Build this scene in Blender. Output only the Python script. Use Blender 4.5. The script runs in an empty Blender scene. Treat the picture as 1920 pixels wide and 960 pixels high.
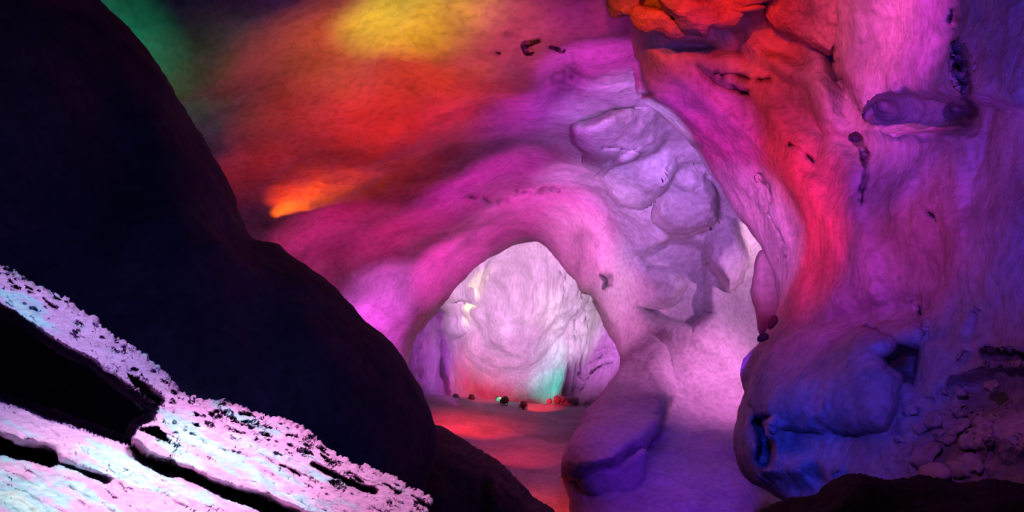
import bpy, math, random
import numpy as np
from mathutils import Vector, Matrix

# ------------------------------------------------------------------ camera, world, lights, exposure
sc = bpy.context.scene
COL = sc.collection
FPX = 1400.0                       # focal length in pixels of the 1920 x 960 frame
CZ = 8.9                           # camera height above the floor of the far chamber
def at(px, py, Y):                 # a point seen at (px, py) at distance Y down the cave
    return Vector(((px - 960.0) / FPX * Y, Y, CZ + (480.0 - py) / FPX * Y))
def lin(c):
    return tuple((x/255/12.92 if x/255 <= .04045 else ((x/255+.055)/1.055)**2.4) for x in c)

cam = bpy.data.cameras.new('camera'); cam.lens = 36.0*FPX/1920.0; cam.sensor_width = 36.0
cam.clip_start = .02; cam.clip_end = 300
camo = bpy.data.objects.new('camera', cam); COL.objects.link(camo)
camo.location = (0, 0, CZ); camo.rotation_euler = (math.radians(90), 0, 0)
sc.camera = camo

w = bpy.data.worlds.new('world'); sc.world = w; w.use_nodes = True
bg = w.node_tree.nodes['Background']; bg.inputs[0].default_value = (.22, .10, 1.0, 1); bg.inputs[1].default_value = .018
sc.view_settings.view_transform = 'Standard'; sc.view_settings.look = 'None'
sc.view_settings.exposure = 0.1; sc.view_settings.gamma = 1.0; sc.view_settings.use_curve_mapping = False
sc.cycles.max_bounces = 2; sc.cycles.diffuse_bounces = 1; sc.cycles.glossy_bounces = 1; sc.cycles.volume_bounces = 0
sc.cycles.sample_clamp_indirect = 4.0
sc.cycles.use_adaptive_sampling = True; sc.cycles.adaptive_threshold = .05

def spot(name, src, dst, rgb, gain, rad, blend=1.0, soft=.12, parent=None):
    """coloured spot light: src, dst = (px, py, Y); rgb = colour it leaves on pale rock; rad = pool radius in metres"""
    a, b = at(*src), at(*dst); d = (b - a).length
    L = bpy.data.lights.new(name, 'SPOT'); c = lin(rgb); m = max(c)
    L.color = [x/m for x in c]; L.energy = 56.0*d*d*m*gain
    L.spot_size = min(3.0, 2*math.atan2(rad, d)); L.spot_blend = blend; L.shadow_soft_size = soft
    o = bpy.data.objects.new(name, L); COL.objects.link(o)
    o.location = a; o.rotation_euler = (b - a).to_track_quat('-Z', 'Y').to_euler()
    return o
def lamp(name, src, rgb, gain, reach, soft=.2):
    """bare coloured lamp: gain is reached at the distance reach"""
    L = bpy.data.lights.new(name, 'POINT'); c = lin(rgb); m = max(c)
    L.color = [x/m for x in c]; L.energy = 56.0*reach*reach*m*gain; L.shadow_soft_size = soft
    o = bpy.data.objects.new(name, L); COL.objects.link(o); o.location = at(*src); return o

# coloured spots, mostly unseen lamps added to tint the rock region by region: name, lamp at, aimed at, colour left on the rock, gain, pool radius, softness
UNSEEN_SPOTS = [
 # ceiling and left wall
 ('green_roof', (150, 260, 10.5), (225, 50, 13.5), (29, 255, 170), 0.0937, 1.9, .1),
 ('teal_roof', (300, 400, 13), (375, 225, 16.5), (106, 255, 185), 0.0219, 1.9, .1),
 ('amber_roof', (440, 400, 13), (420, 120, 14.6), (223, 255, 41), 0.0281, 3.2, .1),
 ('orange_roof', (590, 400, 14), (580, 110, 15.6), (255, 47, 8), 0.1928, 3.3, .1),
 ('yellow_roof', (740, 300, 14.5), (765, 15, 15.2), (249, 255, 23), 0.308, 2.3, .1),
 ('gold_roof', (760, 400, 14.5), (760, 75, 15.8), (255, 112, 7), 0.3174, 4.2, .1),
 ('rust_roof', (870, 370, 14.5), (890, 90, 16.6), (255, 70, 17), 0.2416, 3.0, .1),
 ('red_roof', (620, 520, 17), (620, 230, 18.5), (255, 59, 7), 0.2891, 3.5, .1),
 ('scarlet_roof', (790, 500, 17.5), (780, 220, 19.5), (255, 36, 9), 0.4963, 3.6, .1),
 ('purple_roof', (900, 500, 18), (930, 230, 20.5), (255, 50, 135), 0.0793, 3.6, .1),
 ('plum_roof', (1010, 320, 14), (1040, 50, 16.5), (255, 51, 192), 0.1423, 3.2, .1),
 ('mauve_roof_fill', (1060, 330, 15), (1125, 130, 18.5), (255, 65, 245), 0.4546, 2.2, .1),  # unseen lamp added to brighten a dark part of the roof
 ('orchid_roof', (1010, 480, 18), (1060, 240, 21.5), (221, 58, 255), 0.3408, 3.6, .1),
 ('orange_beam', (505, 478, 23.9), (575, 380, 23.9), (255, 95, 5), 1.6965, 1.5, .05),
 ('orange_fan', (497, 486, 23.2), (590, 345, 22.6), (255, 62, 13), 0.7042, 2.0, .05),
 ('ember_wall', (520, 520, 19), (480, 320, 20.5), (255, 49, 30), 0.1691, 3.0, .1),
 ('crimson_roof', (720, 600, 21.5), (720, 345, 24), (255, 27, 35), 0.1926, 4.2, .1),
 ('wine_wall', (660, 660, 24.5), (630, 460, 27.5), (255, 41, 145), 0.4171, 4.2, .1),
 ('magenta_roof', (800, 660, 27), (800, 440, 30.5), (255, 22, 141), 0.3018, 4.8, .1),
 ('fuchsia_roof', (930, 600, 25), (930, 370, 28), (255, 26, 208), 0.5365, 4.6, .1),
 ('rose_lip', (1000, 640, 29), (1040, 440, 32.5), (255, 61, 200), 0.9247, 4.4, .1),
 ('orchid_band', (880, 680, 30), (710, 585, 33), (255, 101, 249), 0.6914, 3.4, .1),
 ('rose_brow', (900, 700, 32), (850, 500, 35.5), (255, 59, 198), 0.8927, 3.4, .1),
 ('plum_band', (860, 760, 31), (710, 660, 33.5), (255, 79, 243), 1.19, 3.0, .1),
 # middle wall
 ('pink_key', (1540, 560, 25.5), (1290, 600, 30), (255, 163, 248), 0.2563, 9.0, .08),
 ('pink_strip_fill', (1530, 400, 26), (1398, 450, 30.2), (255, 185, 230), 0.7607, 2.2, .05),  # unseen lamp added behind the right wall to brighten the strip
 ('pink_jamb', (900, 640, 27), (1120, 490, 33.5), (252, 209, 255), 0.1881, 4.2, .1),
 ('rose_wall', (1000, 520, 22), (1130, 390, 28.5), (233, 147, 255), 0.686, 3.6, .1),
 ('pink_post', (900, 700, 27), (1165, 570, 31.5), (255, 144, 234), 0.6201, 2.6, .1),
 ('lilac_lobes', (1210, 300, 14), (1190, 240, 24), (205, 149, 255), 0.3618, 4.2, .08),
 ('violet_lobes', (1200, 340, 14), (1280, 390, 27), (194, 129, 255), 0.4919, 4.5, .08),
 ('pink_foot', (1480, 520, 25), (1335, 735, 28), (255, 127, 229), 0.5768, 4.0, .08),
 ('indigo_buttress', (1020, 560, 16), (1160, 770, 24.5), (76, 58, 255), 0.0286, 3.4, .1),
 ('indigo_foot', (1370, 560, 13), (1280, 890, 21.5), (121, 37, 255), 0.2742, 3.6, .1),
 # far chamber
 ('chamber_key', (950, 620, 37), (985, 570, 52), (249, 174, 255), 0.8177, 9.0, .3),
 ('chamber_top', (1000, 600, 38), (920, 500, 50), (255, 194, 226), 0.4648, 7.0, .3),
 ('chamber_right', (1000, 620, 38), (1130, 650, 43), (236, 126, 255), 0.8076, 3.8, .2),
 ('chamber_flow', (980, 600, 37), (1080, 600, 46), (229, 255, 214), 0.3632, 3.6, .2),
 ('chamber_left', (1000, 640, 38), (820, 660, 44), (222, 96, 255), 0.4422, 3.8, .2),
 ('chamber_rose', (920, 700, 38), (905, 715, 46), (255, 25, 79), 0.7126, 3.4, .2),
 # right wall
 ('pink_lobe', (1200, -260, 8.2), (1655, 80, 11.5), (255, 89, 157), 0.5411, 2.0, .05),
 ('rose_lobe', (1380, -280, 7.6), (1740, 110, 10.5), (255, 74, 233), 0.4964, 1.7, .05),
 ('red_ledges', (1300, -150, 8.5), (1330, 20, 13.4), (255, 36, 2), 0.7363, 1.9, .04),
 ('blue_ledge_fill', (1230, 260, 9.5), (1310, 88, 14.8), (91, 85, 255), 0.0687, 1.5, .05),  # unseen lamp added to fill the shadow below the ledges with blue
 ('rust_flap', (1150, -120, 9), (1205, 35, 14), (255, 73, 9), 0.4862, 1.2, .04),
 ('orange_shoulder', (1430, -120, 8.5), (1500, 50, 13), (255, 49, 5), 0.2561, 1.5, .04),
 ('red_wall', (1380, 380, 9.5), (1490, 200, 13.5), (255, 35, 13), 0.1606, 2.5, .05),
 ('cerise_wall', (1260, 300, 9.5), (1330, 215, 15), (255, 148, 249), 0.011, 2.4, .05),
 ('magenta_wall', (1340, 560, 9), (1450, 400, 14.5), (255, 17, 31), 0.669, 2.8, .05),
 ('cerise_slope', (1300, 560, 9), (1530, 500, 12.8), (252, 67, 255), 0.0991, 2.6, .05),
 ('lilac_edge', (1180, 430, 10), (1310, 260, 16.5), (225, 58, 255), 0.3908, 2.2, .05),
 ('lilac_rim', (1260, 560, 10), (1410, 440, 16), (207, 119, 255), 0.868, 1.9, .05),
 ('violet_wall', (1450, 330, 6), (1740, 330, 10), (255, 81, 249), 0.0875, 2.6, .05),
 ('plum_wall', (1500, 480, 7), (1640, 440, 11), (255, 48, 70), 0.1439, 2.2, .05),
 ('mauve_wall', (1450, 250, 7), (1640, 285, 11), (118, 61, 255), 0.2976, 1.3, .05),
 ('blue_side', (1700, 420, 4), (1900, 250, 7.6), (109, 56, 255), 0.3875, 2.8, .05),
 ('blue_bulge', (1400, 300, 4.5), (1530, 720, 10.6), (38, 57, 255), 0.1905, 2.8, .05),
 ('blue_heel', (1380, 500, 6), (1440, 850, 11.5), (32, 54, 255), 0.1602, 1.9, .05),
 ('navy_boulder_fill', (700, -300, 1.5), (420, 520, 5.2), (106, 96, 255), 0.0669, 3.6, .1),  # unseen lamp added to lift the boulder to navy
 ('violet_rubble', (1640, 330, 4), (1790, 720, 8.4), (211, 90, 255), 0.0532, 2.4, .04),
 # chamber floor
 ('red_floor', (870, 650, 33), (880, 792, 35.5), (255, 36, 0), 1.4615, 3.2, .1),
 ('red_strip', (1000, 690, 38), (1015, 764, 42.2), (255, 31, 38), 1.3917, 1.6, .05),
 ('ember_floor', (960, 720, 29), (965, 850, 31), (255, 29, 14), 0.4248, 2.4, .1),
 ('orange_floor', (1000, 760, 24), (1010, 930, 25), (255, 56, 4), 0.7742, 2.6, .1),
 ('purple_floor', (1010, 640, 32), (1020, 810, 32), (255, 37, 55), 0.1395, 4.0, .1),
 # foreground slab
 ('slab_pink', (640, -700, 2.3), (560, 870, 2.6), (240, 195, 230), 0.85, .95, .03),
 ('slab_rose', (250, -800, 2.2), (330, 800, 2.6), (235, 215, 230), 0.6, .7, .03),
 ('slab_blue', (200, -800, 1.9), (140, 900, 2.2), (215, 225, 235), 0.8, .85, .03),
 ('slab_white', (0, -520, 2.4), (40, 590, 3.1), (200, 205, 245), 0.9, .95, .03),
]
for nm, src, dst, rgb, gain, rad, soft in UNSEEN_SPOTS:
    spot(nm, src, dst, rgb, gain, rad, 1.0, soft)

# ------------------------------------------------------------------ numpy noise
_rng = np.random.default_rng(7)
_perm = np.concatenate([_rng.permutation(512)]*2)
_grad = _rng.normal(size=(512, 3)); _grad /= np.linalg.norm(_grad, axis=1)[:, None]
def perlin(p):
    i = np.floor(p).astype(np.int64); f = p - i; i &= 511
    u = f*f*f*(f*(f*6-15)+10)
    def g(a, b, c):
        h = _perm[(_perm[(_perm[(i[:, 0]+a) & 511] + i[:, 1]+b) & 511] + i[:, 2]+c) & 511]
        v = _grad[h]
        return v[:, 0]*(f[:, 0]-a) + v[:, 1]*(f[:, 1]-b) + v[:, 2]*(f[:, 2]-c)
    def l(a, b, t): return a + (b-a)*t
    x0 = l(g(0,0,0), g(1,0,0), u[:, 0]); x1 = l(g(0,1,0), g(1,1,0), u[:, 0])
    x2 = l(g(0,0,1), g(1,0,1), u[:, 0]); x3 = l(g(0,1,1), g(1,1,1), u[:, 0])
    return l(l(x0, x1, u[:, 1]), l(x2, x3, u[:, 1]), u[:, 2])
def fbm(p, octv=4, gain=.5, ridged=False):
    r = np.zeros(len(p)); a = 1.0
    for k in range(octv):
        n = perlin(p*(2.03**k) + 17.3*k)
        r += a*((1-2*np.abs(n)) - .6 if ridged else n); a *= gain
    return r

# ------------------------------------------------------------------ shape helpers
def spline(pts, n):
    """Catmull-Rom through pts, resampled to n points by arc length"""
    P = np.array(pts, float)
    E = np.vstack([2*P[0]-P[1], P, 2*P[-1]-P[-2]]); out = []
    for k in range(1, len(E)-2):
        t = np.linspace(0, 1, 24, endpoint=False)[:, None]
        a, b, c, d = E[k-1], E[k], E[k+1], E[k+2]
        out.append(.5*((2*b) + (c-a)*t + (2*a-5*b+4*c-d)*t*t + (3*b-a-3*c+d)*t**3))
    C = np.vstack(out + [P[-1:]])
    s = np.concatenate([[0], np.cumsum(np.linalg.norm(np.diff(C, axis=0), axis=1))])
    q = np.linspace(0, s[-1], n)
    return np.stack([np.interp(q, s, C[:, 0]), np.interp(q, s, C[:, 1])], 1)
def spline_closed(pts, n):
    P = list(pts); return spline(P[-2:] + P + P[:3], n*3)  # only for outlines, resampled by angle later

class TPS:
    """smooth depth through scattered (px, py, metres)"""
    def __init__(self, pts, lam=.02):
        A = np.array(pts, float); self.x = A[:, :2]/500.0; n = len(A)
        K = self._k(self.x); K += lam*np.eye(n)
        P = np.hstack([np.ones((n, 1)), self.x])
        M = np.block([[K, P], [P.T, np.zeros((3, 3))]])
        self.c = np.linalg.solve(M, np.concatenate([A[:, 2], np.zeros(3)]))
    def _k(self, q):
        d2 = ((q[:, None, :]-self.x[None])**2).sum(-1)
        return np.where(d2 > 1e-12, .5*d2*np.log(np.maximum(d2, 1e-12)), 0)
    def __call__(self, xy):
        q = np.asarray(xy, float)/500.0
        return self._k(q) @ self.c[:-3] + self.c[-3] + q @ self.c[-2:]

def seg_dist(xy, a, b):
    ab = b-a; t = np.clip(((xy-a) @ ab)/max(ab @ ab, 1e-9), 0, 1)
    return np.linalg.norm(xy-(a+t[:, None]*ab), axis=1), t
def poly_sd(xy, poly):
    P = np.array(poly, float); d = np.full(len(xy), 1e9); ins = np.zeros(len(xy), bool)
    for k in range(len(P)):
        a, b = P[k], P[(k+1) % len(P)]
        d = np.minimum(d, seg_dist(xy, a, b)[0])
        c = (a[1] > xy[:, 1]) != (b[1] > xy[:, 1])
        with np.errstate(divide='ignore', invalid='ignore'):
            ins ^= c & (xy[:, 0] < (b[0]-a[0])*(xy[:, 1]-a[1])/(b[1]-a[1]) + a[0])
    return np.where(ins, d, -d)
def features(xy, feats):
    """metres towards the viewer (+) of the relief features at xy"""
    h = np.zeros(len(xy))
    for F in feats:
        k = F[0]
        if k == 'poly':
            _, pts, H, wd = F; A = np.array(pts)
            m = np.all((xy > A.min(0)-2) & (xy < A.max(0)+2), axis=1)
            if m.any():
                t = np.clip(poly_sd(xy[m], pts)/wd, 0, 1); h[m] += H*np.sqrt(1-(1-t)**2)
        elif k == 'pit':
            _, pts, H, wd = F; A = np.array(pts, float); d = np.full(len(xy), 1e9)
            m = np.all((xy > A.min(0)-4*wd) & (xy < A.max(0)+4*wd), axis=1)
            if m.any():
                dd = np.full(m.sum(), 1e9)
                for j in range(len(A)-1): dd = np.minimum(dd, seg_dist(xy[m], A[j], A[j+1])[0])
                h[m] -= H*np.exp(-(dd/wd)**2)
        elif k == 'shelf':           # shelf that swells out along dr and breaks off at a crisp edge
            _, pts, H, wd, dr = F; A = np.array(pts, float); dv = np.array(dr, float); dv /= np.linalg.norm(dv)
            m = np.all((xy > A.min(0)-wd) & (xy < A.max(0)+wd), axis=1)
            if m.any():
                q = xy[m]; pr = A @ dv; u = np.clip((q @ dv-pr.min())/(pr.max()-pr.min()), 0, 1)
                t = np.clip(poly_sd(q, pts)/wd, 0, 1); h[m] += H*np.sin(np.clip(u/.75, 0, 1)*math.pi/2)**1.2*np.sqrt(1-(1-t)**2)
        elif k == 'hollow':          # soft-edged sunken or raised patch
            _, pts, H, wd = F; A = np.array(pts)
            m = np.all((xy > A.min(0)-wd) & (xy < A.max(0)+wd), axis=1)
            if m.any():
                t = np.clip(poly_sd(xy[m], pts)/wd*.5+.5, 0, 1); h[m] += H*t*t*(3-2*t)
        elif k == 'crack':           # narrow V groove that swells and pinches
            _, pts, H, wd = F; A = spline(pts, 8*len(pts)) if len(pts) > 2 else np.array(pts, float)
            m = np.all((xy > A.min(0)-6*wd) & (xy < A.max(0)+6*wd), axis=1)
            if m.any():
                q = xy[m]; dd = np.full(len(q), 1e9)
                for j in range(len(A)-1): dd = np.minimum(dd, seg_dist(q, A[j], A[j+1])[0])
                ww = wd*np.clip(.75+1.5*perlin(np.stack([q[:, 0]/16, q[:, 1]/16, q[:, 0]*0+2.5], 1)), .15, 2)
                h[m] -= H*np.clip(1-dd/(1.6*ww), 0, 1)**.7
        elif k == 'blob':
            _, cx, cy, rx, ry, rot, H = F; c, s = math.cos(math.radians(rot)), math.sin(math.radians(rot))
            X = xy[:, 0]-cx; Yv = xy[:, 1]-cy
            h += H*np.exp(-(((c*X+s*Yv)/rx)**2 + ((-s*X+c*Yv)/ry)**2))
    return h

def unproject(xy, Y):
    return np.stack([(xy[:, 0]-960)/FPX*Y, Y, CZ+(480-xy[:, 1])/FPX*Y], 1)
def grid_mesh(name, V, nr, nc, mat, parent=None, wrap=False):
    r = np.arange(nr-1)[:, None]; c = np.arange(nc if wrap else nc-1)[None]
    c2 = (c+1) % nc
    F = np.stack([r*nc+c, r*nc+c2, (r+1)*nc+c2, (r+1)*nc+c], -1).reshape(-1, 4)
    return raw_mesh(name, V, F, mat, parent)
def drop_faces(nr, nc, inside):
    r = np.arange(nr-1)[:, None]; c = np.arange(nc-1)[None]
    F = np.stack([r*nc+c, r*nc+c+1, (r+1)*nc+c+1, (r+1)*nc+c], -1).reshape(-1, 4)
    return F[~inside[F].all(axis=1)]
def raw_mesh(name, V, F, mat, parent=None):
    me = bpy.data.meshes.new(name)
    me.vertices.add(len(V)); me.vertices.foreach_set('co', np.asarray(V, np.float32).ravel())
    me.loops.add(F.size); me.loops.foreach_set('vertex_index', F.astype(np.int32).ravel())
    me.polygons.add(len(F)); me.polygons.foreach_set('loop_start', np.arange(0, F.size, F.shape[1], dtype=np.int32))
    me.polygons.foreach_set('use_smooth', np.ones(len(F), bool))
    me.update(calc_edges=True); me.validate()
    me.materials.append(mat)
    o = bpy.data.objects.new(name, me); COL.objects.link(o)
    if parent: o.parent = parent
    return o
def normals(G):
    du = np.gradient(G, axis=0); dv = np.gradient(G, axis=1)
    n = np.cross(du, dv); n /= np.maximum(np.linalg.norm(n, axis=2, keepdims=True), 1e-9)
    return n

def layer(P, Q, nr, nc, depth, feats=(), roll=(80, 1.5), back=3.0, amp=.12, freq=.6, octv=5, warp=5, jag=0, ease=1.0, extra=None, ridged=0):
    """rock face between its free edge P and a far border Q; the free edge rolls over and runs back as the rock's side"""
    p, q = spline(P, nc), spline(Q, nc)
    if jag:
        j = .8*perlin(np.stack([p[:, 0]*.06, p[:, 1]*.06, np.zeros(nc)], 1)) + .9*perlin(np.stack([p[:, 0]*.17, p[:, 1]*.17, np.zeros(nc)+3], 1)) + .6*np.maximum(0, perlin(np.stack([p[:, 0]*.31, p[:, 1]*.31, np.zeros(nc)+5], 1)))
        dn = (p-q)/np.linalg.norm(p-q, axis=1)[:, None]; p = p + dn*(jag*j)[:, None]
    nb = 10
    s = np.concatenate([np.zeros(nb), np.linspace(0, 1, nr-nb)**1.25*ease + (1-ease)*np.linspace(0, 1, nr-nb)])
    XY = p[None]*(1-s[:, None, None]) + q[None]*s[:, None, None]
    dist = np.linalg.norm(q-p, axis=1)[None]*s[:, None]
    bk = np.concatenate([np.linspace(1, 0, nb, endpoint=False), np.zeros(nr-nb)])[:, None]*np.ones(nc)[None]
    inward = (q-p)/np.linalg.norm(q-p, axis=1)[:, None]
    XY = XY + inward[None]*(bk**2*40)[..., None]
    xy = XY.reshape(-1, 2)
    wz = np.zeros(len(xy))
    wx = warp*np.stack([fbm(np.stack([xy[:, 0]/60, xy[:, 1]/60, wz], 1), 3), fbm(np.stack([xy[:, 0]/60, xy[:, 1]/60, wz+9], 1), 3)], 1)
    Y = depth(xy).reshape(nr, nc)
    k = np.clip(dist/roll[0], 0, 1)
    edge = roll[1]*(1-np.sqrt(np.maximum(0, 1-(1-k)**2)))
    h = features(xy+wx, feats).reshape(nr, nc) if feats else np.zeros((nr, nc))
    if extra is not None: h = h + extra(xy+wx).reshape(nr, nc)
    Y = Y + edge - h*(bk == 0) + bk*back
    G = unproject(xy, Y.ravel()).reshape(nr, nc, 3)
    n = normals(G); flat = G.reshape(-1, 3)
    nz = fbm(flat*freq, octv, .5)*(1-ridged) + (fbm(flat*freq*.9+5, octv, .5, True)*ridged if ridged else 0)
    tow = np.sign((n*(np.array([0, 0, CZ])-G)).sum(-1)); tow[tow == 0] = 1
    G = G + n*(tow*amp*nz.reshape(nr, nc))[..., None]
    return G, XY
def rect_layer(x0, x1, y0, y1, nr, nc, depth, **kw):
    return layer([(x0, y0), ((x0+x1)/2, y0), (x1, y0)], [(x0, y1), ((x0+x1)/2, y1), (x1, y1)], nr, nc, depth, ease=0, **kw)

def rock(name, outline, depth, thick, mat, parent=None, amp=.05, freq=1.5, nr=26, na=96, power=2.2, center=None, back=None, tilt=(0, 0), ridged=.3, jag=.0, octv=5):
    """closed rock whose outline is seen at (px, py): bulges towards the viewer by thick and has a back"""
    O = np.array(outline, float); c = np.array(center, float) if center else O.mean(0)
    C = spline_closed(outline, 60); ang = np.arctan2(C[:, 1]-c[1], C[:, 0]-c[0]); r = np.linalg.norm(C-c, axis=1)
    a = np.linspace(-math.pi, math.pi, na, endpoint=False)
    o = np.argsort(ang); R = np.interp(a, ang[o], r[o], period=2*math.pi)
    if jag: R = R*(1+jag*(perlin(np.stack([3*np.cos(a), 3*np.sin(a), a*0+R[0]], 1))+.7*perlin(np.stack([9*np.cos(a), 9*np.sin(a), a*0+R[0]], 1))))
    s = np.sin(np.linspace(0.02, math.pi/2, nr)); sb = s[::-1][1:]
    S = np.concatenate([s, sb]); front = np.concatenate([np.ones(nr), -np.ones(nr-1)])
    xy = c[None, None] + S[:, None, None]*R[None, :, None]*np.stack([np.cos(a), np.sin(a)], 1)[None]
    f = xy.reshape(-1, 2)
    Y = (depth(f) if callable(depth) else np.full(len(f), float(depth))).reshape(len(S), na)
    Y = Y + tilt[0]*(xy[..., 0]-c[0])/100 + tilt[1]*(xy[..., 1]-c[1])/100
    bulge = np.maximum(0, 1-S**power)**(1/power)
    th = np.where(front > 0, -thick, back if back is not None else thick)
    Y = Y + (th*bulge)[:, None]
    G = unproject(f, Y.ravel()).reshape(len(S), na, 3)
    du = np.gradient(G, axis=0); dv = np.roll(G, -1, 1)-np.roll(G, 1, 1)
    n = np.cross(du, dv); n /= np.maximum(np.linalg.norm(n, axis=2, keepdims=True), 1e-9)
    cen = G.reshape(-1, 3).mean(0)
    sg = np.sign(((G-cen)*n).sum(-1).mean()) or 1
    fl = G.reshape(-1, 3); nz = fbm(fl*freq, octv)*(1-ridged)+fbm(fl*freq+3, octv, .5, True)*ridged
    G = G + sg*n*(amp*nz.reshape(len(S), na))[..., None]
    G[0] = G[0].mean(0); G[-1] = G[-1].mean(0)
    # the thing's own origin at the middle of its foot
    base = np.array([cen[0], cen[1], G[..., 2].min()]) if parent is None else np.zeros(3)
    ob = grid_mesh(name, G.reshape(-1, 3)-base, len(S), na, mat, parent, wrap=True)
    if parent is None: ob.location = base
    return ob

def tag(o, label=None, cat=None, group=None, kind=None):
    if label: o['label'] = label
    if cat: o['category'] = cat
    if group: o['group'] = group
    if kind: o['kind'] = kind
    return o
def struct(o): o['kind'] = 'structure'; return o

# ------------------------------------------------------------------ materials
def add_stain_shade(m, col=(.16, .15, .17)):     # dark mineral blots, and shade painted into hollows, where the attribute 'stain' is high
    nt = m.node_tree; b = nt.nodes['Principled BSDF']; src = b.inputs['Base Color'].links[0].from_socket
    at_ = nt.nodes.new('ShaderNodeAttribute'); at_.attribute_name = 'stain'  # 'stain' holds both the mineral blots and the painted shade
    mx = nt.nodes.new('ShaderNodeMix'); mx.data_type = 'RGBA'; mx.inputs[7].default_value = (*col, 1)
    nt.links.new(at_.outputs['Fac'], mx.inputs[0]); nt.links.new(src, mx.inputs[6]); nt.links.new(mx.outputs[2], b.inputs['Base Color'])
def set_stain_shade(o, XY, feats):
    xy = np.ascontiguousarray(XY).reshape(-1, 2); z = xy[:, 0]*0
    wv = 7*np.stack([fbm(np.stack([xy[:, 0]/14, xy[:, 1]/14, z], 1), 3), fbm(np.stack([xy[:, 0]/14, xy[:, 1]/14, z+9], 1), 3)], 1)
    s = features(xy+wv, feats); s = np.clip(s*(.85+.9*perlin(np.stack([xy[:, 0]/9, xy[:, 1]/9, z+2], 1))), 0, 1)
    a = o.data.attributes.new('stain', 'FLOAT', 'POINT'); a.data.foreach_set('value', s.astype(np.float32))
def rock_mat(name, base, dark, scale=1.0, rough=.75, bump=.25, bscale=6.0, spec=.3, stain=.45, streak=None, speck=(.3, .6, .45)):
    m = bpy.data.materials.new(name); m.use_nodes = True; nt = m.node_tree; N = nt.nodes; Lk = nt.links.new
    b = N['Principled BSDF']; b.inputs['Roughness'].default_value = rough; b.inputs['Specular IOR Level'].default_value = spec
    g = N.new('ShaderNodeNewGeometry'); mp = N.new('ShaderNodeMapping'); Lk(g.outputs['Position'], mp.inputs['Vector'])
    if streak: mp.inputs['Rotation'].default_value = streak[0]; mp.inputs['Scale'].default_value = streak[1]
    n1 = N.new('ShaderNodeTexNoise'); n1.inputs['Scale'].default_value = scale; n1.inputs['Detail'].default_value = 4; n1.inputs['Distortion'].default_value = .6
    Lk(mp.outputs[0], n1.inputs['Vector'])
    r1 = N.new('ShaderNodeValToRGB'); r1.color_ramp.elements[0].position = .5-stain*.5; r1.color_ramp.elements[1].position = .62
    r1.color_ramp.elements[0].color = (*dark, 1); r1.color_ramp.elements[1].color = (*base, 1)
    Lk(n1.outputs[0], r1.inputs[0])
    n2 = N.new('ShaderNodeTexNoise'); n2.inputs['Scale'].default_value = scale*9; n2.inputs['Detail'].default_value = 3
    Lk(mp.outputs[0], n2.inputs['Vector'])
    mx = N.new('ShaderNodeMix'); mx.data_type = 'RGBA'; mx.blend_type = 'MULTIPLY'; mx.inputs[0].default_value = .5
    r2 = N.new('ShaderNodeValToRGB'); r2.color_ramp.elements[0].position = speck[0]; r2.color_ramp.elements[0].color = (speck[2],)*3 + (1,); r2.color_ramp.elements[1].position = speck[1]
    Lk(n2.outputs[0], r2.inputs[0]); Lk(r1.outputs[0], mx.inputs[6]); Lk(r2.outputs[0], mx.inputs[7]); Lk(mx.outputs[2], b.inputs['Base Color'])
    n3 = N.new('ShaderNodeTexNoise'); n3.inputs['Scale'].default_value = bscale; n3.inputs['Detail'].default_value = 5; n3.inputs['Roughness'].default_value = .62
    Lk(mp.outputs[0], n3.inputs['Vector'])
    bp = N.new('ShaderNodeBump'); bp.inputs['Strength'].default_value = bump; bp.inputs['Distance'].default_value = .3/bscale*2
    Lk(n3.outputs[0], bp.inputs['Height']); Lk(bp.outputs[0], b.inputs['Normal'])
    return m
M_VAULT = rock_mat('vault_limestone', (.84, .83, .83), (.46, .45, .45), .55, bump=.7, bscale=6, speck=(.3, .55, .5))
M_WALL = rock_mat('wall_limestone', (.78, .77, .77), (.42, .41, .42), .9, bump=.6, bscale=6)
M_LOBE = rock_mat('smooth_limestone', (.80, .79, .79), (.58, .56, .57), .7, bump=.25, bscale=4)
M_CHAMBER = rock_mat('chamber_flowstone', (.84, .82, .82), (.55, .53, .53), .5, bump=.45, bscale=3, streak=((0, 0, 0), (1.6, 1.6, .35)))
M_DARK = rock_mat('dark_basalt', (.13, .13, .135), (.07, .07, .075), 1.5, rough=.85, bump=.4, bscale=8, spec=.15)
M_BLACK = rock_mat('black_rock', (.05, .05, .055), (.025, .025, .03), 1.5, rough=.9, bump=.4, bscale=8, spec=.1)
M_FLOOR = rock_mat('cave_floor', (.66, .64, .63), (.36, .34, .33), .5, bump=.5, bscale=4)
M_SLAB = rock_mat('crystal_slab', (.86, .80, .86), (.70, .62, .70), 5, rough=.6, bump=.25, bscale=30, streak=((0, .48, 0), (.55, 1.0, 2.6)))
def add_light_tint(m):                   # pink to cyan light painted into the colour, cyan where the attribute is high
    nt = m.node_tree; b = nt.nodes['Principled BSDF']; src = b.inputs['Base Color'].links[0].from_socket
    at_ = nt.nodes.new('ShaderNodeAttribute'); at_.attribute_name = 'light_tint'
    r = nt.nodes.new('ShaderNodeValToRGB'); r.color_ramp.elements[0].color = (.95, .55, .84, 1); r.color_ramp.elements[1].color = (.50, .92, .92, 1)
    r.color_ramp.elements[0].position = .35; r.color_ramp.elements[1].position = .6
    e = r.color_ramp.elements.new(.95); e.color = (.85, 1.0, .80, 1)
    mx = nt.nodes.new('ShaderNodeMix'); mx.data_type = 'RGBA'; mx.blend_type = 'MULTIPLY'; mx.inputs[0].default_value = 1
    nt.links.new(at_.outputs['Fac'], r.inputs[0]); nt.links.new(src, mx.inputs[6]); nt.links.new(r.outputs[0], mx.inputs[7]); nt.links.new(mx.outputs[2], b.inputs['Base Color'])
add_light_tint(M_SLAB)
for m_ in (M_VAULT, M_LOBE, M_WALL): add_stain_shade(m_)
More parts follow.
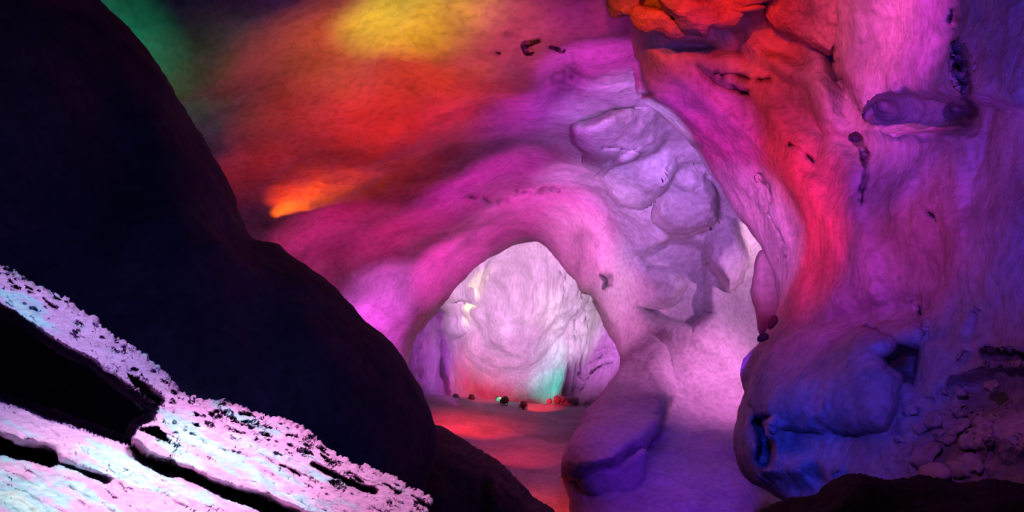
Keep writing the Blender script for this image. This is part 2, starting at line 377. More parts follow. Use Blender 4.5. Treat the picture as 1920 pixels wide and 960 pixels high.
M_RUST = rock_mat('rusty_rock', (.66, .52, .46), (.30, .22, .2), 2.0, bump=.6, bscale=7)

# ------------------------------------------------------------------ the cave vault: left wall, ceiling, middle wall
VP = [(735, 860), (748, 800), (757, 740), (765, 672), (777, 636), (800, 603), (832, 570), (862, 532), (900, 496), (950, 464), (1000, 449), (1040, 474),
      (1075, 515), (1090, 545), (1108, 555), (1130, 590), (1152, 628), (1163, 665), (1160, 692), (1145, 715), (1112, 762), (1082, 805), (1062, 850), (1056, 885), (1066, 930), (1080, 1000)]
VQ = [(240, 1000), (200, 800), (120, 600), (60, 400), (60, 200), (100, -40), (230, -110), (400, -120), (600, -120), (800, -120), (950, -120), (1060, -120), (1200, -120), (1330, -120),
      (1450, -60), (1540, 100), (1570, 300), (1590, 450), (1600, 600), (1600, 750), (1600, 900), (1560, 1060), (1400, 1080), (1260, 1080)]
V_DEPTH = TPS([(735, 860, 33), (765, 670, 36), (800, 600, 37), (900, 496, 38), (1000, 449, 38), (1075, 515, 35), (1160, 660, 31), (1110, 765, 27), (1060, 870, 24), (1080, 1000, 21),
               (650, 620, 33), (600, 520, 30), (520, 440, 25), (760, 520, 34), (850, 400, 29), (700, 300, 22), (760, 40, 15.5), (500, 100, 14.5), (350, 150, 14), (200, 0, 12.5), (100, 300, 15), (200, 700, 26),
               (450, 300, 19.5), (1000, 200, 20), (1100, 100, 17.5), (950, 0, 15.5), (1200, 40, 16), (1200, 280, 25), (1350, 400, 28), (1350, 600, 29.5), (1330, 750, 27), (1400, 560, 31), (1200, 500, 30),
               (1160, 800, 25.5), (1250, 900, 22), (1400, 900, 22), (1550, 300, 27), (1590, 700, 29), (1400, 100, 20), (1300, 1050, 19), (300, -110, 11.5), (800, -110, 13), (1200, -110, 14)])
v_feats = [
    ('blob', 930, 125, 34, 22, 0, .25), ('hollow', [(1035, 130), (1080, 112), (1088, 150), (1076, 190), (1036, 196), (1016, 170)], -.6, 26),
    ('pit', [(880, 368), (892, 369)], .5, 6), ('pit', [(905, 372), (916, 376)], .5, 5), ('pit', [(930, 378), (946, 376)], .5, 8), ('pit', [(965, 364), (990, 360)], .5, 8), ('pit', [(1008, 366), (1022, 352)], .4, 6), ('pit', [(1034, 356), (1040, 362)], .4, 5),
    ('pit', [(985, 80), (1000, 78), (1012, 76)], .35, 4), ('pit', [(985, 84), (994, 98)], .35, 5), ('pit', [(1034, 88), (1055, 96)], .3, 3), ('pit', [(930, 95), (935, 98)], .3, 4),
    ('hollow', [(1126, 512), (1148, 514), (1150, 536), (1134, 538), (1136, 526)], -.9, 7),
    ('hollow', [(1194, 478), (1255, 448), (1322, 462), (1330, 530), (1333, 588), (1298, 624), (1226, 602), (1200, 576), (1262, 560), (1274, 532), (1254, 512), (1212, 508)], -.8, 9), ('blob', 1345, 560, 22, 60, 0, .35), ('blob', 1000, 470, 40, 20, 30, .5),
    ('shelf', [(1077, 236), (1092, 230), (1150, 205), (1230, 200), (1262, 250), (1240, 290), (1192, 306), (1150, 314), (1130, 328), (1102, 304), (1083, 272)], 2.2, 34, (-.75, .65)),
    ('shelf', [(1126, 322), (1150, 300), (1200, 270), (1262, 280), (1275, 320), (1258, 356), (1232, 374), (1202, 391), (1165, 386), (1138, 366)], 1.9, 24, (-.25, 1)),
    ('shelf', [(1232, 350), (1270, 300), (1325, 320), (1352, 370), (1358, 412), (1334, 434), (1290, 448), (1256, 442), (1228, 412)], 1.7, 26, (.25, 1)),
    ('shelf', [(1318, 452), (1345, 400), (1378, 410), (1402, 480), (1388, 525), (1368, 548), (1345, 510), (1322, 484)], 2.0, 20, (.7, .7)),
    ('shelf', [(1120, 715), (1158, 640), (1200, 610), (1250, 650), (1272, 740), (1252, 800), (1210, 844), (1160, 874), (1110, 894), (1040, 900), (1030, 850), (1060, 800)], 2.6, 40, (-.1, 1)),
    ('blob', 1215, 300, 30, 12, 20, -.3), ('crack', [(1130, 272), (1160, 276), (1200, 282)], .2, 3), ('hollow', [(1258, 318), (1290, 312), (1310, 340), (1296, 356), (1266, 344)], -.5, 9), ('blob', 800, 250, 160, 50, -25, .6), ('blob', 640, 380, 200, 22, -32, -.7),
    ('blob', 880, 280, 120, 40, 10, -.4), ('blob', 1000, 320, 90, 40, 15, .35), ('blob', 760, 140, 130, 26, 5, -.25), ('blob', 700, 560, 120, 30, 10, .9), ('blob', 700, 640, 90, 26, 5, -.7),
]
G, XY = layer(VP, VQ, 320, 860, V_DEPTH, v_feats, roll=(30, 1.0), back=4, amp=.42, freq=.28, octv=6, warp=6)
v_stain_shade = [('blob', 886, 369, 9, 5, 0, 1), ('blob', 911, 374, 8, 6, 20, 1), ('blob', 938, 378, 13, 9, 0, 1), ('blob', 975, 362, 18, 9, -8, .9), ('blob', 1014, 360, 7, 14, 40, .8), ('blob', 1037, 360, 5, 9, -20, .7), ('blob', 1060, 155, 32, 38, 10, .75), ('blob', 1076, 130, 14, 20, 0, .5),
    ('blob', 998, 78, 18, 4, -8, .9), ('blob', 989, 90, 7, 10, 0, .9), ('blob', 1044, 92, 14, 4, 24, .8), ('blob', 950, 62, 14, 6, 10, .5), ('blob', 930, 96, 5, 5, 0, .8), ('blob', 1140, 524, 11, 13, 0, .9), ('blob', 930, 215, 40, 20, 0, .35), ('blob', 860, 290, 60, 22, 15, .35), ('blob', 780, 320, 70, 24, 0, .3),
    ('blob', 660, 470, 60, 14, -14, .4), ('blob', 350, 90, 110, 60, 30, .45), ('blob', 430, 190, 90, 40, 40, .35), ('blob', 1165, 250, 60, 6, 0, .2)]
def cut(G, c0, c1, name, mat):
    s = G[:, c0:c1+1]; o = struct(grid_mesh(name, s.reshape(-1, 3), s.shape[0], s.shape[1], mat)); set_stain_shade(o, XY[:, c0:c1+1], v_stain_shade); return o
wall_left = cut(G, 0, 215, 'wall_left', M_VAULT)
ceiling = cut(G, 215, 496, 'ceiling', M_VAULT)
wall_middle = cut(G, 496, 859, 'wall_middle', M_LOBE)

def vlift(d): return lambda xy: V_DEPTH(xy) - d
# dim block under the dark buttress
o = rock('rock_block', [(1100, 880), (1150, 872), (1205, 842), (1214, 880), (1208, 925), (1170, 936), (1110, 932), (1085, 905)], 22.4, .9, M_LOBE, None, amp=.14, freq=1, back=1.5, power=4)
tag(o, 'dim plum coloured squarish rock block tucked under the indigo buttress', 'rock')

# ------------------------------------------------------------------ far chamber
B_DEPTH = TPS([(600, 350, 46), (700, 800, 42), (780, 640, 43), (800, 760, 43), (850, 560, 47), (900, 745, 46), (950, 750, 46), (950, 600, 55), (1000, 460, 52), (1050, 750, 45), (1060, 560, 50), (1120, 600, 45), (1150, 700, 42), (1100, 750, 44), (1250, 700, 40), (1250, 350, 42), (950, 350, 48), (950, 900, 52), (1250, 900, 40), (650, 900, 40)])
b_feats = [('blob', 1040+i*9, 600, 4.0, 190, 4+i, .28+.12*math.sin(i*2.2)) for i in range(8)]
b_feats += [('blob', 1060, 690, 22, 90, 12, 1.4), ('blob', 1062, 640, 16, 14, 0, .8), ('blob', 850, 590, 40, 16, 20, 1.3), ('blob', 885, 570, 30, 9, 12, 1.2), ('blob', 880, 625, 34, 14, -30, 1.2), ('blob', 935, 520, 40, 24, 20, -1.2),
            ('blob', 842, 690, 12, 80, -6, 1.5), ('blob', 800, 690, 26, 60, 0, .8), ('poly', [(1110, 560), (1140, 590), (1200, 640), (1200, 760), (1080, 770), (1085, 720), (1100, 660)], 1.2, 26),
            ('pit', [(1120, 662), (1140, 655), (1165, 652)], .4, 3), ('pit', [(1100, 690), (1130, 668), (1165, 660)], .4, 3), ('pit', [(1085, 740), (1110, 700), (1150, 680)], .4, 3)]
def flow(xy):
    m = np.exp(-(((xy[:, 0]-1070)/60)**4))
    return m*.28*fbm(np.stack([xy[:, 0]/7, xy[:, 1]/160, xy[:, 0]*0], 1), 3)
G, _ = rect_layer(560, 1280, 340, 900, 220, 300, B_DEPTH, feats=b_feats, roll=(2, .1), back=1, amp=.9, freq=.22, octv=6, warp=5, extra=flow)
struct(grid_mesh('wall_back', G.reshape(-1, 3), G.shape[0], G.shape[1], M_CHAMBER))

# ------------------------------------------------------------------ floor
nx, ny = 260, 300
X, Yg = np.meshgrid(np.linspace(-14, 13, nx), np.linspace(13, 58, ny))
fl = np.stack([X.ravel(), Yg.ravel(), np.zeros(nx*ny)], 1)
ridge = np.interp(fl[:, 0], [-8, -3, .6, 3.5, 7], [1.05, .93, .52, .35, .4])
t = np.clip((fl[:, 1]-42.6)/3.0, 0, 1); t = t*t*(3-2*t)
z = ridge*(1-t) - 2.0*t + (.12+.15*t)*fbm(fl*.3, 5) + .03*fbm(fl*2, 3) + np.clip((26-fl[:, 1])/12, 0, 1)**2*.8
fl[:, 2] = z
struct(grid_mesh('floor', fl, ny, nx, M_FLOOR))

# ------------------------------------------------------------------ right wall
RP = [(1120, -120), (1158, -40), (1172, 20), (1183, 60), (1190, 110), (1196, 170), (1212, 192), (1250, 225), (1300, 272), (1335, 325), (1375, 385), (1405, 425), (1432, 462), (1448, 500), (1458, 545), (1457, 590),
      (1442, 612), (1428, 640), (1405, 662), (1391, 690), (1396, 730), (1391, 775), (1378, 830), (1385, 868), (1405, 900), (1440, 925), (1500, 960), (1560, 1040)]
RQ = [(2300, -120), (2300, 40), (2300, 300), (2300, 600), (2300, 850), (2300, 1000), (2300, 1040), (2200, 1050)]
R_DEPTH = TPS([(1120, -120, 13.5), (1183, 60, 15), (1196, 170, 16), (1300, 272, 16.5), (1400, 425, 16.5), (1458, 545, 15.5), (1391, 690, 13.5), (1378, 830, 12.5), (1440, 925, 11.5), (1350, 60, 14.5), (1450, 200, 14), (1550, 100, 13.5),
               (1550, 400, 12.8), (1500, 560, 13), (1560, 720, 10.8), (1600, 900, 9), (1700, 100, 11), (1700, 300, 10.6), (1750, 500, 10), (1750, 700, 9), (1750, 850, 7.8), (1920, 200, 8), (1920, 500, 7.3), (1920, 750, 6.8), (1920, 950, 6),
               (2300, 0, 5.5), (2300, 500, 4.8), (2300, 1000, 4)], .01)
r_feats = [
    ('poly', [(1554, -200), (1558, 30), (1568, 110), (1590, 180), (1614, 226), (1636, 206), (1700, 184), (1770, 192), (1830, 202), (2000, 210), (2500, 220), (2500, -200)], .7, 40),
    ('poly', [(1556, -200), (1560, 30), (1570, 110), (1592, 180), (1616, 226), (1638, 204), (1700, 182), (1770, 190), (2000, 208), (2500, 218), (2500, -200)], .4, 14),
    ('hollow', [(1650, 200), (1700, 184), (1770, 190), (1806, 190), (1832, 208), (1822, 232), (1730, 240), (1664, 232)], -.6, 20), ('blob', 1797, 204, 20, 15, 0, -.7), ('blob', 1700, 250, 90, 12, 5, .25),
    ('crack', [(1784, 20), (1788, 40)], .22, 6), ('crack', [(1792, 78), (1794, 108), (1798, 128)], .25, 6), ('crack', [(1799, 128), (1806, 160), (1812, 180), (1823, 196), (1820, 216)], .3, 8),
    ('crack', [(1600, 258), (1612, 266), (1620, 282), (1618, 296)], .4, 4), ('crack', [(1625, 288), (1622, 312), (1620, 345), (1612, 384)], .3, 3.5), ('crack', [(1478, 268), (1500, 278), (1530, 302)], .25, 3), ('crack', [(1742, 398), (1758, 414)], .4, 4),
    ('crack', [(1345, 134), (1370, 138), (1400, 148), (1440, 148)], .4, 6), ('hollow', [(1306, 122), (1340, 136), (1372, 164), (1410, 170), (1400, 182), (1352, 164), (1318, 142)], -.22, 8), ('crack', [(1378, 166), (1390, 172), (1402, 176)], .35, 5),
    ('pit', [(1194, 120), (1196, 150), (1204, 176)], .5, 7), ('pit', [(1203, 174), (1222, 178)], .3, 5), ('pit', [(1288, 270), (1312, 276)], .25, 5), ('crack', [(1440, 400), (1470, 440), (1478, 480)], .12, 3), ('crack', [(1420, 330), (1440, 350), (1450, 385)], .1, 3),
    ('poly', [(1400, 690), (1415, 640), (1460, 618), (1530, 606), (1620, 604), (1680, 640), (1690, 700), (1680, 760), (1660, 800), (1600, 815), (1500, 812), (1430, 795), (1402, 750)], .95, 120),
    ('hollow', [(1500, 606), (1560, 582), (1640, 560), (1720, 548), (1750, 580), (1700, 606), (1640, 606), (1560, 610)], -.35, 26),
    ('hollow', [(1645, 668), (1676, 654), (1730, 660), (1732, 700), (1716, 728), (1690, 708), (1655, 690)], -1.0, 16), ('hollow', [(1650, 612), (1740, 612), (1736, 640), (1690, 642)], .25, 12),
    ('crack', [(1724, 584), (1732, 606), (1735, 636)], .7, 7), ('crack', [(1840, 586), (1828, 614)], .4, 5), ('crack', [(1848, 660), (1880, 668), (1930, 672)], .4, 5), ('hollow', [(1800, 600), (1822, 596), (1810, 660), (1790, 680)], .2, 10),
    ('hollow', [(1790, 725), (1840, 706), (1920, 690), (2100, 670), (2100, 770), (1860, 760)], -.55, 22), ('hollow', [(1740, 650), (1840, 640), (1860, 690), (1790, 715), (1745, 745), (1725, 740)], .25, 14),
    ('hollow', [(1800, 800), (1860, 780), (1930, 790), (2100, 790), (2100, 850), (1840, 850)], .3, 22),
    ('hollow', [(1385, 806), (1400, 784), (1440, 786), (1462, 800), (1470, 840), (1510, 866), (1570, 880), (1560, 905), (1480, 900), (1420, 900), (1388, 870)], .6, 22), ('pit', [(1421, 796), (1428, 812), (1436, 835), (1430, 858)], 1.3, 11), ('pit', [(1440, 784), (1424, 790)], .7, 7), ('pit', [(1526, 884), (1540, 894)], .8, 16), ('blob', 1446, 800, 10, 14, 0, .3),
    ('blob', 1570, 260, 60, 20, 30, -.3), ('blob', 1500, 330, 40, 160, -28, .5), ('blob', 1610, 430, 26, 160, -12, .4), ('blob', 1700, 420, 60, 90, 0, .4), ('blob', 1850, 300, 30, 140, 8, -.35), ('blob', 1380, 240, 160, 20, 42, .4),
    ('blob', 1460, 120, 120, 14, 30, .4), ('blob', 1540, 170, 20, 90, -15, .5), ('blob', 1570, 150, 12, 60, -20, -.6), ('blob', 1330, 90, 90, 14, 5, -.5), ('blob', 1390, 80, 14, 30, 0, -.6),
]
def crumble(xy):
    m = np.exp(-(((xy[:, 0]-1790)/130)**4) - ((xy[:, 1]-820)/95)**4)
    n = fbm(np.stack([xy[:, 0]/46, xy[:, 1]/46, xy[:, 0]*0+4], 1), 4, .6, True)
    q = fbm(np.stack([xy[:, 0]/34, xy[:, 1]/60, xy[:, 0]*0+1], 1), 4, .55)
    return m*.14*n + .05*q
G, rxy = layer(RP, RQ, 330, 420, R_DEPTH, r_feats, roll=(60, 1.4), back=5, amp=.2, freq=.6, octv=6, warp=9, extra=crumble, ridged=.25)
wall_right = struct(grid_mesh('wall_right', G.reshape(-1, 3), G.shape[0], G.shape[1], M_WALL))
set_stain_shade(wall_right, rxy, [('crack', F[1], -1.2, F[3]*1.1) for F in r_feats if F[0] == 'crack'] + [('blob', 1345, 146, 44, 9, 32, .6), ('blob', 1390, 172, 14, 6, 15, .9), ('blob', 1200, 160, 7, 22, 0, .8), ('blob', 1215, 177, 12, 5, 10, .9), ('blob', 1300, 272, 14, 7, 10, .7),
    ('blob', 1800, 208, 24, 18, 0, .7), ('blob', 1730, 215, 70, 14, 0, .3), ('blob', 1697, 690, 40, 26, 10, .6), ('blob', 1790, 790, 40, 20, 0, .35), ('blob', 1820, 830, 60, 24, 10, .5), ('blob', 1760, 850, 50, 16, 0, .45), ('blob', 1880, 870, 90, 34, 0, .5), ('blob', 1530, 888, 20, 14, 0, .7), ('blob', 1430, 830, 12, 36, -8, .8), ('blob', 1300, 95, 80, 14, 4, .4), ('blob', 1620, 580, 110, 14, -14, .35)])  # crack infill and blots, plus shade painted into recesses and below the ledges

# torn rusty ledges under the roof, right
def rlift(d): return lambda xy: R_DEPTH(xy) - d
TORN = [
    ([(1225, -60), (1240, 10), (1262, 30), (1280, 60), (1300, 66), (1322, 68), (1332, 54), (1352, 54), (1378, 46), (1388, 30), (1392, 14), (1405, 8), (1440, 8), (1450, -60)], .95, .45, 'jagged orange red rock ledge hanging in the middle of the torn roof edge'),
    ([(1185, 20), (1200, 14), (1235, 18), (1260, 40), (1282, 64), (1262, 72), (1240, 62), (1198, 58), (1190, 45)], .7, .35, 'small rusty red rock flap left of the jagged orange ledge'),
    ([(1136, -50), (1140, 10), (1148, 32), (1166, 30), (1188, 24), (1196, 6), (1200, -50)], .6, .35, 'leftmost rusty rock flake at the top edge of the violet wall'),
    ([(1440, -60), (1432, 20), (1450, 50), (1490, 70), (1530, 88), (1560, 95), (1575, 40), (1575, -60)], .4, .5, 'broad orange red rock shoulder beside the tall pink hanging lobe'),
]
for out, lift, th, lab in TORN:
    o = rock('torn_ledge', out, rlift(lift), th, M_RUST, wall_right, amp=.12, freq=1.6, nr=34, na=200, back=.7, power=5, jag=.06, ridged=.6)
    o['label'] = lab

# violet slab and knobs between the right wall and the middle wall
o = rock('rock_slab', [(1420, 480), (1440, 470), (1470, 500), (1475, 600), (1440, 625), (1424, 628), (1418, 590), (1408, 545)], 19, .6, M_LOBE, None, amp=.08, freq=1, back=1.0)
tag(o, 'smooth pale lilac rock slab standing behind the edge of the right wall', 'rock')
for out, lab in (([(1441, 606), (1450, 592), (1457, 594), (1456, 606), (1447, 617), (1441, 616)], 'dark oval stone wedged below the lilac slab'),
                 ([(1420, 632), (1430, 624), (1440, 626), (1440, 636), (1428, 642), (1420, 640)], 'tiny lumpy dark stone at the left tip of the blue bulge')):
    tag(rock('wedged_stone', out, 13.6, .12, M_DARK, None, amp=.03, freq=4, nr=14, na=40), lab, 'stone', 'stones wedged in the wall edge')

# ------------------------------------------------------------------ foreground
o_G, _ = layer([(140, -90), (180, 0), (240, 52), (300, 130), (350, 212), (392, 280), (428, 345), (455, 410), (470, 443), (492, 452), (518, 458), (535, 472), (562, 490), (610, 528), (652, 570), (680, 610), (728, 644), (765, 690), (790, 730), (806, 768), (814, 805), (812, 850), (790, 920), (770, 1000), (750, 1080)],
               [(-900, -90), (-900, 200), (-800, 500), (-600, 800), (-300, 1080), (0, 1080)], 200, 330,
               TPS([(180, 0, 6.8), (350, 212, 6.6), (470, 443, 6.2), (610, 528, 6.0), (765, 690, 5.8), (812, 850, 5.5), (750, 1080, 5.2), (0, 100, 5.6), (0, 500, 4.9), (300, 600, 5.0), (500, 800, 4.8), (-900, 300, 3.2), (-600, 900, 3), (200, 1080, 4.4)]),
               [('blob', 330, 420, 90, 200, -25, .35), ('blob', 230, 250, 60, 140, -20, -.25), ('blob', 620, 720, 60, 120, -30, .25)], roll=(120, 1.1), back=1.2, amp=.1, freq=1.1, octv=5)
b = np.array([-2.5, 5.5, o_G[..., 2].min()])
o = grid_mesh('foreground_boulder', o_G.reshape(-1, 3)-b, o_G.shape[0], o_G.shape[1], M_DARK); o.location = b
tag(o, 'huge near black boulder filling the left side of the foreground', 'boulder')
G, _ = layer([(740, 770), (790, 785), (815, 797), (845, 812), (870, 825), (920, 855), (958, 888), (985, 915), (1000, 935), (1040, 962), (1075, 1000), (1090, 1060)],
             [(500, 1080), (620, 1100), (700, 1100), (800, 1100), (900, 1100), (1000, 1100)], 110, 220,
             TPS([(740, 770, 10.8), (870, 825, 10.4), (1000, 935, 9.8), (1080, 1040, 9.4), (700, 1000, 9.2), (900, 1090, 9), (500, 1080, 9)]), [('blob', 908, 930, 9, 40, 0, -.12), ('blob', 925, 940, 10, 40, 0, .15)], roll=(60, .9), back=2, amp=.1, freq=1.2, jag=3)
b = np.array([-.5, 9, G[..., 2].min()])
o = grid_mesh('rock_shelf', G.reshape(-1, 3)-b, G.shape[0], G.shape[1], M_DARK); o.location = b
tag(o, 'navy black rock shelf sloping down behind the huge black boulder', 'rock')
# dark bank, lower right
G, _ = layer([(1340, 1010), (1420, 960), (1470, 938), (1530, 932), (1570, 905), (1610, 892), (1660, 898), (1740, 902), (1800, 915), (1860, 905), (1930, 915), (2050, 900)],
             [(1380, 1120), (1500, 1120), (1700, 1120), (1900, 1120), (2150, 1120)], 70, 220, TPS([(1340, 1010, 6.6), (1530, 932, 6.2), (1740, 902, 5.4), (2050, 900, 4.2), (1400, 1120, 5.5), (1700, 1120, 4.3), (2100, 1120, 3.5)]), roll=(50, .8), back=2, amp=.12, freq=1.3, jag=6)
b = np.array([2.8, 4.5, G[..., 2].min()])
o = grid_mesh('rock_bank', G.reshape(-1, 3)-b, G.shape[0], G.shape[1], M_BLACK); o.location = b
tag(o, 'black rock bank along the lower right corner', 'rock')

# bright crystalline slab
S_DEPTH = TPS([(0, 495, 3.5), (-200, 400, 3.8), (-700, 190, 4.0), (-700, 1100, 1.8), (200, 620, 3.3), (350, 745, 3.0), (570, 805, 2.9), (810, 938, 2.7), (0, 700, 2.9), (200, 850, 2.5), (0, 960, 2.1), (400, 960, 2.25), (600, 960, 2.45), (-300, 1100, 1.8), (500, 1150, 1.9)])
def crystal(xy):
    th = math.radians(27); u = xy[:, 0]*math.cos(th)+xy[:, 1]*math.sin(th); v = -xy[:, 0]*math.sin(th)+xy[:, 1]*math.cos(th)
    a = fbm(np.stack([u/90, v/16, u*0], 1), 4, .6); b_ = fbm(np.stack([u/26, v/9, u*0+8], 1), 3, .6)
    edge = np.interp(xy[:, 0], [-200, 0, 130, 260, 350, 420, 500, 570, 620, 700, 812], [400, 495, 565, 660, 745, 755, 780, 805, 845, 880, 938])
    near = np.exp(-np.clip(xy[:, 1]-edge, 0, 999)/55)
    pits = np.clip(b_-.34+.22*near, 0, 1)
    return .02*a + .006*b_ - .5*pits*near**1.3
s_feats = [('poly', [(-40, 545), (0, 568), (60, 604), (125, 648), (190, 680), (225, 712), (262, 735), (300, 760), (290, 790), (258, 806), (246, 836), (212, 832), (150, 806), (60, 778), (0, 756), (-60, 730)], -1.3, 16),
           ('poly', [(240, 700), (275, 715), (305, 745), (300, 760), (268, 742)], -.5, 6), ('poly', [(250, 806), (300, 800), (322, 828), (290, 816)], -.3, 5),
           ('pit', [(-20, 832), (40, 846), (95, 862)], .7, 11), ('pit', [(110, 868), (150, 878), (195, 902)], .12, 6),
           ('pit', [(250, 840), (272, 862), (300, 876), (360, 894), (420, 922), (480, 943), (560, 972), (620, 990)], .7, 9),
           ('pit', [(585, 872), (620, 890), (660, 908), (700, 922)], .15, 3.5), ('pit', [(525, 872), (560, 886)], .1, 2)]
G, sxy = layer([(-700, 190), (-450, 290), (-240, 380), (-100, 440), (0, 495), (60, 530), (130, 565), (200, 620), (260, 660), (310, 700), (350, 745), (420, 755), (500, 780), (570, 805), (620, 845), (660, 868), (676, 872), (700, 880), (760, 912), (812, 938), (795, 960), (790, 1010), (770, 1080)],
             [(-700, 1200), (-300, 1200), (-100, 1200), (100, 1200), (300, 1200), (500, 1200), (640, 1200)], 300, 680, S_DEPTH, s_feats, roll=(14, .12), back=1.2, amp=.02, freq=7, octv=4, warp=9, jag=11, extra=crystal)
gap = poly_sd(sxy.reshape(-1, 2), s_feats[0][1]) > 20
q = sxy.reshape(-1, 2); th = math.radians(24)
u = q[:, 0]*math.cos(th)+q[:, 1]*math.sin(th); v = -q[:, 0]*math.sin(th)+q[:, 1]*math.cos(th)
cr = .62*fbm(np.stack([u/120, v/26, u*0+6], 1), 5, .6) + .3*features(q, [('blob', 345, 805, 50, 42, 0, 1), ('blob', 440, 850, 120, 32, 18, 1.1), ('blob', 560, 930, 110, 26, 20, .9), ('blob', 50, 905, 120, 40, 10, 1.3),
     ('blob', 170, 862, 120, 24, 14, 1.1), ('blob', 30, 955, 150, 40, 0, 1.2), ('blob', 400, 945, 120, 26, 20, .9), ('blob', 240, 890, 60, 14, 18, 1.2), ('blob', 30, 560, 120, 30, 30, .7), ('blob', 270, 935, 60, 20, 10, -1)])+.23  # blobs place the painted cyan light pools on the slab
FS = drop_faces(G.shape[0], G.shape[1], gap)
fc = q[FS].mean(axis=1)
low = fc[:, 1] > np.interp(fc[:, 0], [-240, 0, 150, 248, 272, 300, 360, 420, 480, 560, 620, 900], [600, 665, 740, 838, 862, 876, 894, 922, 943, 972, 990, 1080])
for part, lab in ((~low, 'ragged rock slab tinted with painted pink and pale blue light running from the left edge down to the lower middle'), (low, 'smooth rock slab tinted with painted pale blue and pink light in the lower left corner, below the dark cleft')):
    used, inv = np.unique(FS[part], return_inverse=True); V = G.reshape(-1, 3)[used]
    b = np.array([V[:, 0].mean(), V[:, 1].mean(), V[:, 2].min()])
    o = raw_mesh('crystal_slab', V-b, inv.reshape(-1, 4), M_SLAB); o.location = b
    at_ = o.data.attributes.new('light_tint', 'FLOAT', 'POINT'); at_.data.foreach_set('value', np.clip(cr[used], 0, 1).astype(np.float32))
    tag(o, lab, 'rock slab', 'slabs with painted light in the foreground')

# ------------------------------------------------------------------ stage floodlights on the chamber floor
def plain(name, rgb, rough=.5, metal=0.0, emit=None):
    m = bpy.data.materials.new(name); m.use_nodes = True; b = m.node_tree.nodes['Principled BSDF']
    b.inputs['Base Color'].default_value = (*rgb, 1); b.inputs['Roughness'].default_value = rough; b.inputs['Metallic'].default_value = metal
    n = m.node_tree.nodes.new('ShaderNodeTexNoise'); n.inputs['Scale'].default_value = 30
    r = m.node_tree.nodes.new('ShaderNodeMapRange'); r.inputs[3].default_value = rough*.8; r.inputs[4].default_value = min(1, rough*1.2)
    m.node_tree.links.new(n.outputs[0], r.inputs[0]); m.node_tree.links.new(r.outputs[0], b.inputs['Roughness'])
    if emit: b.inputs['Emission Color'].default_value = (*emit[0], 1); b.inputs['Emission Strength'].default_value = emit[1]
    return m
M_CAN = plain('black_metal', (.05, .045, .05), .45, .3)
def lathe(name, prof, mat, parent, n=28):
    a = np.linspace(0, 2*math.pi, n, endpoint=False)
    V = np.array([[(r*math.cos(t), y, r*math.sin(t)) for t in a] for r, y in prof]).reshape(-1, 3)
    return grid_mesh(name, V, len(prof), n, mat, parent, wrap=True)
def bar(name, pts, hw, hd, mat, parent):
    V, F = [], []
    for (p, q) in zip(pts[:-1], pts[1:]):
        p, q = Vector(p), Vector(q); d = (q-p).normalized(); u = Vector((0, 1, 0)); v = d.cross(u).normalized(); k = len(V)
        for c in (p-d*hw*.9, q+d*hw*.9):
            for su, sv in ((1, 1), (-1, 1), (-1, -1), (1, -1)): V.append(c+u*su*hd+v*sv*hw)
        F += [(k, k+1, k+2, k+3), (k+7, k+6, k+5, k+4)] + [(k+j, k+4+j, k+4+(j+1) % 4, k+(j+1) % 4) for j in range(4)]
    o = raw_mesh(name, np.array([tuple(x) for x in V]), np.array(F), mat, parent); o.data.polygons.foreach_set('use_smooth', [False]*len(F)); return o
FLOOR_Z = lambda x, y: float(np.interp(x, [-8, -3, .6, 3.5, 7], [1.05, .93, .52, .35, .4]))
def floodlight(px, py, Y, r, aim, rgb, gain, reach, rad, label, emit=3.0):
    c = at(px, py, Y); e = bpy.data.objects.new('floodlight', None); COL.objects.link(e)
    zf = FLOOR_Z(c.x, Y) - .05; e.location = (c.x, Y, zf); h = c.z-zf
    tag(e, label, 'floodlight', 'floodlights along the chamber floor')
    head = lathe('housing', [(.001, -.9*r), (.5*r, -.86*r), (.82*r, -.62*r), (.98*r, -.2*r), (r, .3*r), (r, .75*r), (1.06*r, .78*r), (1.06*r, .9*r), (.92*r, .9*r), (.9*r, .7*r), (.001, .66*r)], M_CAN, e)
    m = plain('gel_lens', tuple(.2*x for x in lin(rgb)), .2, 0, (tuple(lin(rgb)), emit))
    lens = lathe('lens', [(.001, .84*r), (.5*r, .82*r), (.88*r, .74*r)], m, head)
    t = at(*aim); d = (t-c).normalized(); rot = Vector((0, 1, 0)).rotation_difference(d)
    head.location = (0, 0, h); head.rotation_mode = 'QUATERNION'; head.rotation_quaternion = rot
    yaw = math.atan2(-d.x, d.y); foot = max(.02, h-1.25*r)
    y = bar('yoke', [(-1.16*r, 0, h), (-1.16*r, 0, foot), (1.16*r, 0, foot), (1.16*r, 0, h)], .014, .03, M_CAN, e); y.rotation_euler.z = yaw
    for sx in (-1, 1):
        k = lathe('clamp_knob', [(.001, -.03), (.035, -.03), (.035, .03), (.001, .03)], M_CAN, e, 12); k.rotation_euler.z = yaw+math.pi/2; k.location = (math.cos(yaw)*sx*1.2*r, math.sin(yaw)*sx*1.2*r, h)
    bs = lathe('base_plate', [(.001, -.02), (.8*r, -.02), (.85*r, 0), (.8*r, foot), (.001, foot)], M_CAN, e, 20); bs.rotation_euler.x = math.pi/2; bs.location.z = 0
    bs.rotation_euler = (math.pi/2, 0, 0)
    sp = spot('floodlight_beam', (px, py, Y), aim, rgb, gain, rad, soft=.05); sp.location = c + d*(.95*r)
    return e
floodlight(854, 746, 42.3, .17, (890, 560, 50), (247, 101, 255), 0.0503, 0, 4.0, 'small dim floodlight, leftmost of the row on the chamber floor')
floodlight(884, 746, 42.2, .15, (888, 560, 50), (249, 255, 107), 1.3789, 0, 1.1, 'floodlight sending a pale yellow beam straight up')
floodlight(945, 751, 41.6, .20, (1045, 690, 47), (57, 255, 236), 0.4703, 0, 3.0, 'taller plum floodlight sending the green beam to the right')
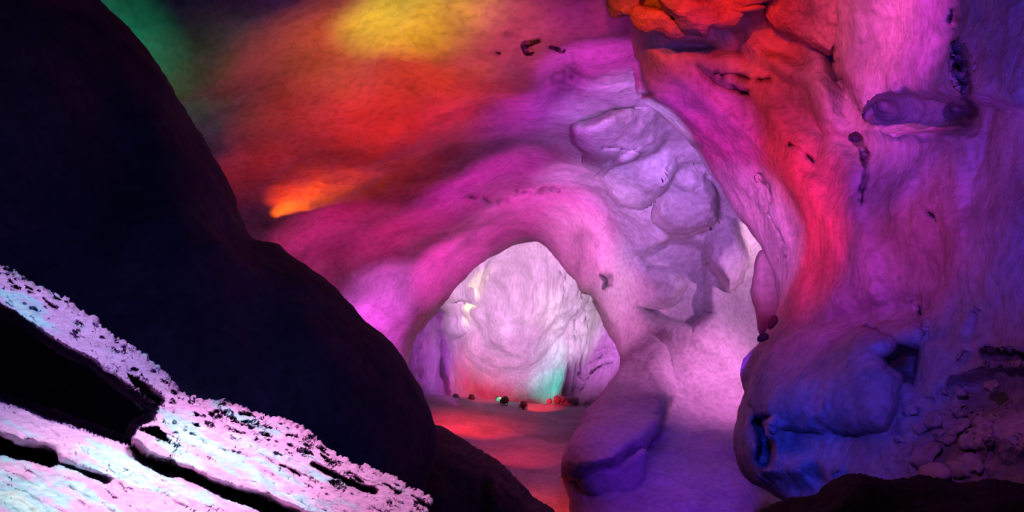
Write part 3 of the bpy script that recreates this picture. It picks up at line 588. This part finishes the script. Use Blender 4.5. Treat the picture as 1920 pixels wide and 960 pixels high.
floodlight(937, 750, 42.6, .21, (880, 752, 30), (60, 215, 160), 0.05, 0, 2.0, 'mint glowing floodlight facing the viewer beside the plum one', 1.0)
floodlight(981, 760, 41.0, .18, (1030, 600, 50), (255, 213, 220), 0.7085, 0, 1.4, 'round black floodlight with a pink beam, frontmost and rightmost of the row')

# small stones along the flowstone foot
for k, (px, py, r, lab) in enumerate([(1030, 752, 5, 'small dark stone, leftmost at the flowstone foot'), (1044, 749, 7, 'small upright stone in the green light at the flowstone foot'), (1056, 748, 6, 'middle stone of the row at the flowstone foot'),
                                      (1067, 750, 6, 'squat stone, second from the right at the flowstone foot'), (1079, 752, 7, 'stone at the right end of the flowstone foot row')]):
    out = [(px+r*math.cos(t)*(1+.2*math.sin(3*t+k)), py+r*1.1*math.sin(t)) for t in np.linspace(0, 2*math.pi, 9)[:-1]]
    tag(rock('floor_stone', out, 42.7, .2, M_FLOOR, None, amp=.06, freq=4, nr=12, na=32), lab, 'stone', 'stones along the flowstone foot')

# broken lumps stuck in the lower right wall
random.seed(5)
for k in range(26):
    cx, cy = random.gauss(1770, 55), random.gauss(815, 42); r = random.uniform(8, 20); ph = random.random()*6
    out = [(cx+r*math.cos(t)*(1+.25*math.sin(2*t+ph)), cy+r*.8*math.sin(t)*(1+.2*math.cos(3*t+ph))) for t in np.linspace(0, 2*math.pi, 10)[:-1]]
    rock('rubble_lump', out, rlift(.05), random.uniform(.08, .16), M_WALL, wall_right, amp=.06, freq=5, nr=12, na=36, ridged=.5)
for cx, cy, rx, ry in ((1752, 888, 34, 18), (1446, 806, 12, 18)):
    out = [(cx+rx*math.cos(t), cy+ry*math.sin(t)) for t in np.linspace(0, 2*math.pi, 12)[:-1]]
    rock('rubble_lump', out, rlift(.45), .2, M_LOBE, wall_right, amp=.05, freq=3, nr=16, na=48)

# ------------------------------------------------------------------ haze in the far half of the cave
hm = bpy.data.materials.new('show_haze'); hm.use_nodes = True; nt = hm.node_tree; nt.nodes.remove(nt.nodes['Principled BSDF'])
vs = nt.nodes.new('ShaderNodeVolumeScatter'); vs.inputs['Color'].default_value = (1, 1, 1, 1); vs.inputs['Density'].default_value = .008; vs.inputs['Anisotropy'].default_value = .2
nt.links.new(vs.outputs[0], nt.nodes['Material Output'].inputs['Volume'])
hv = np.array([(x, y, z) for x in (-16, 14) for y in (19, 62) for z in (-1.5, 15)], float)
hf = np.array([(0, 1, 3, 2), (4, 6, 7, 5), (0, 4, 5, 1), (2, 3, 7, 6), (0, 2, 6, 4), (1, 5, 7, 3)])
hz = raw_mesh('haze', hv, hf, hm); hz.data.polygons.foreach_set('use_smooth', [False]*6)
tag(hz, 'thin coloured stage haze hanging in the far chamber', 'haze', None, 'stuff')
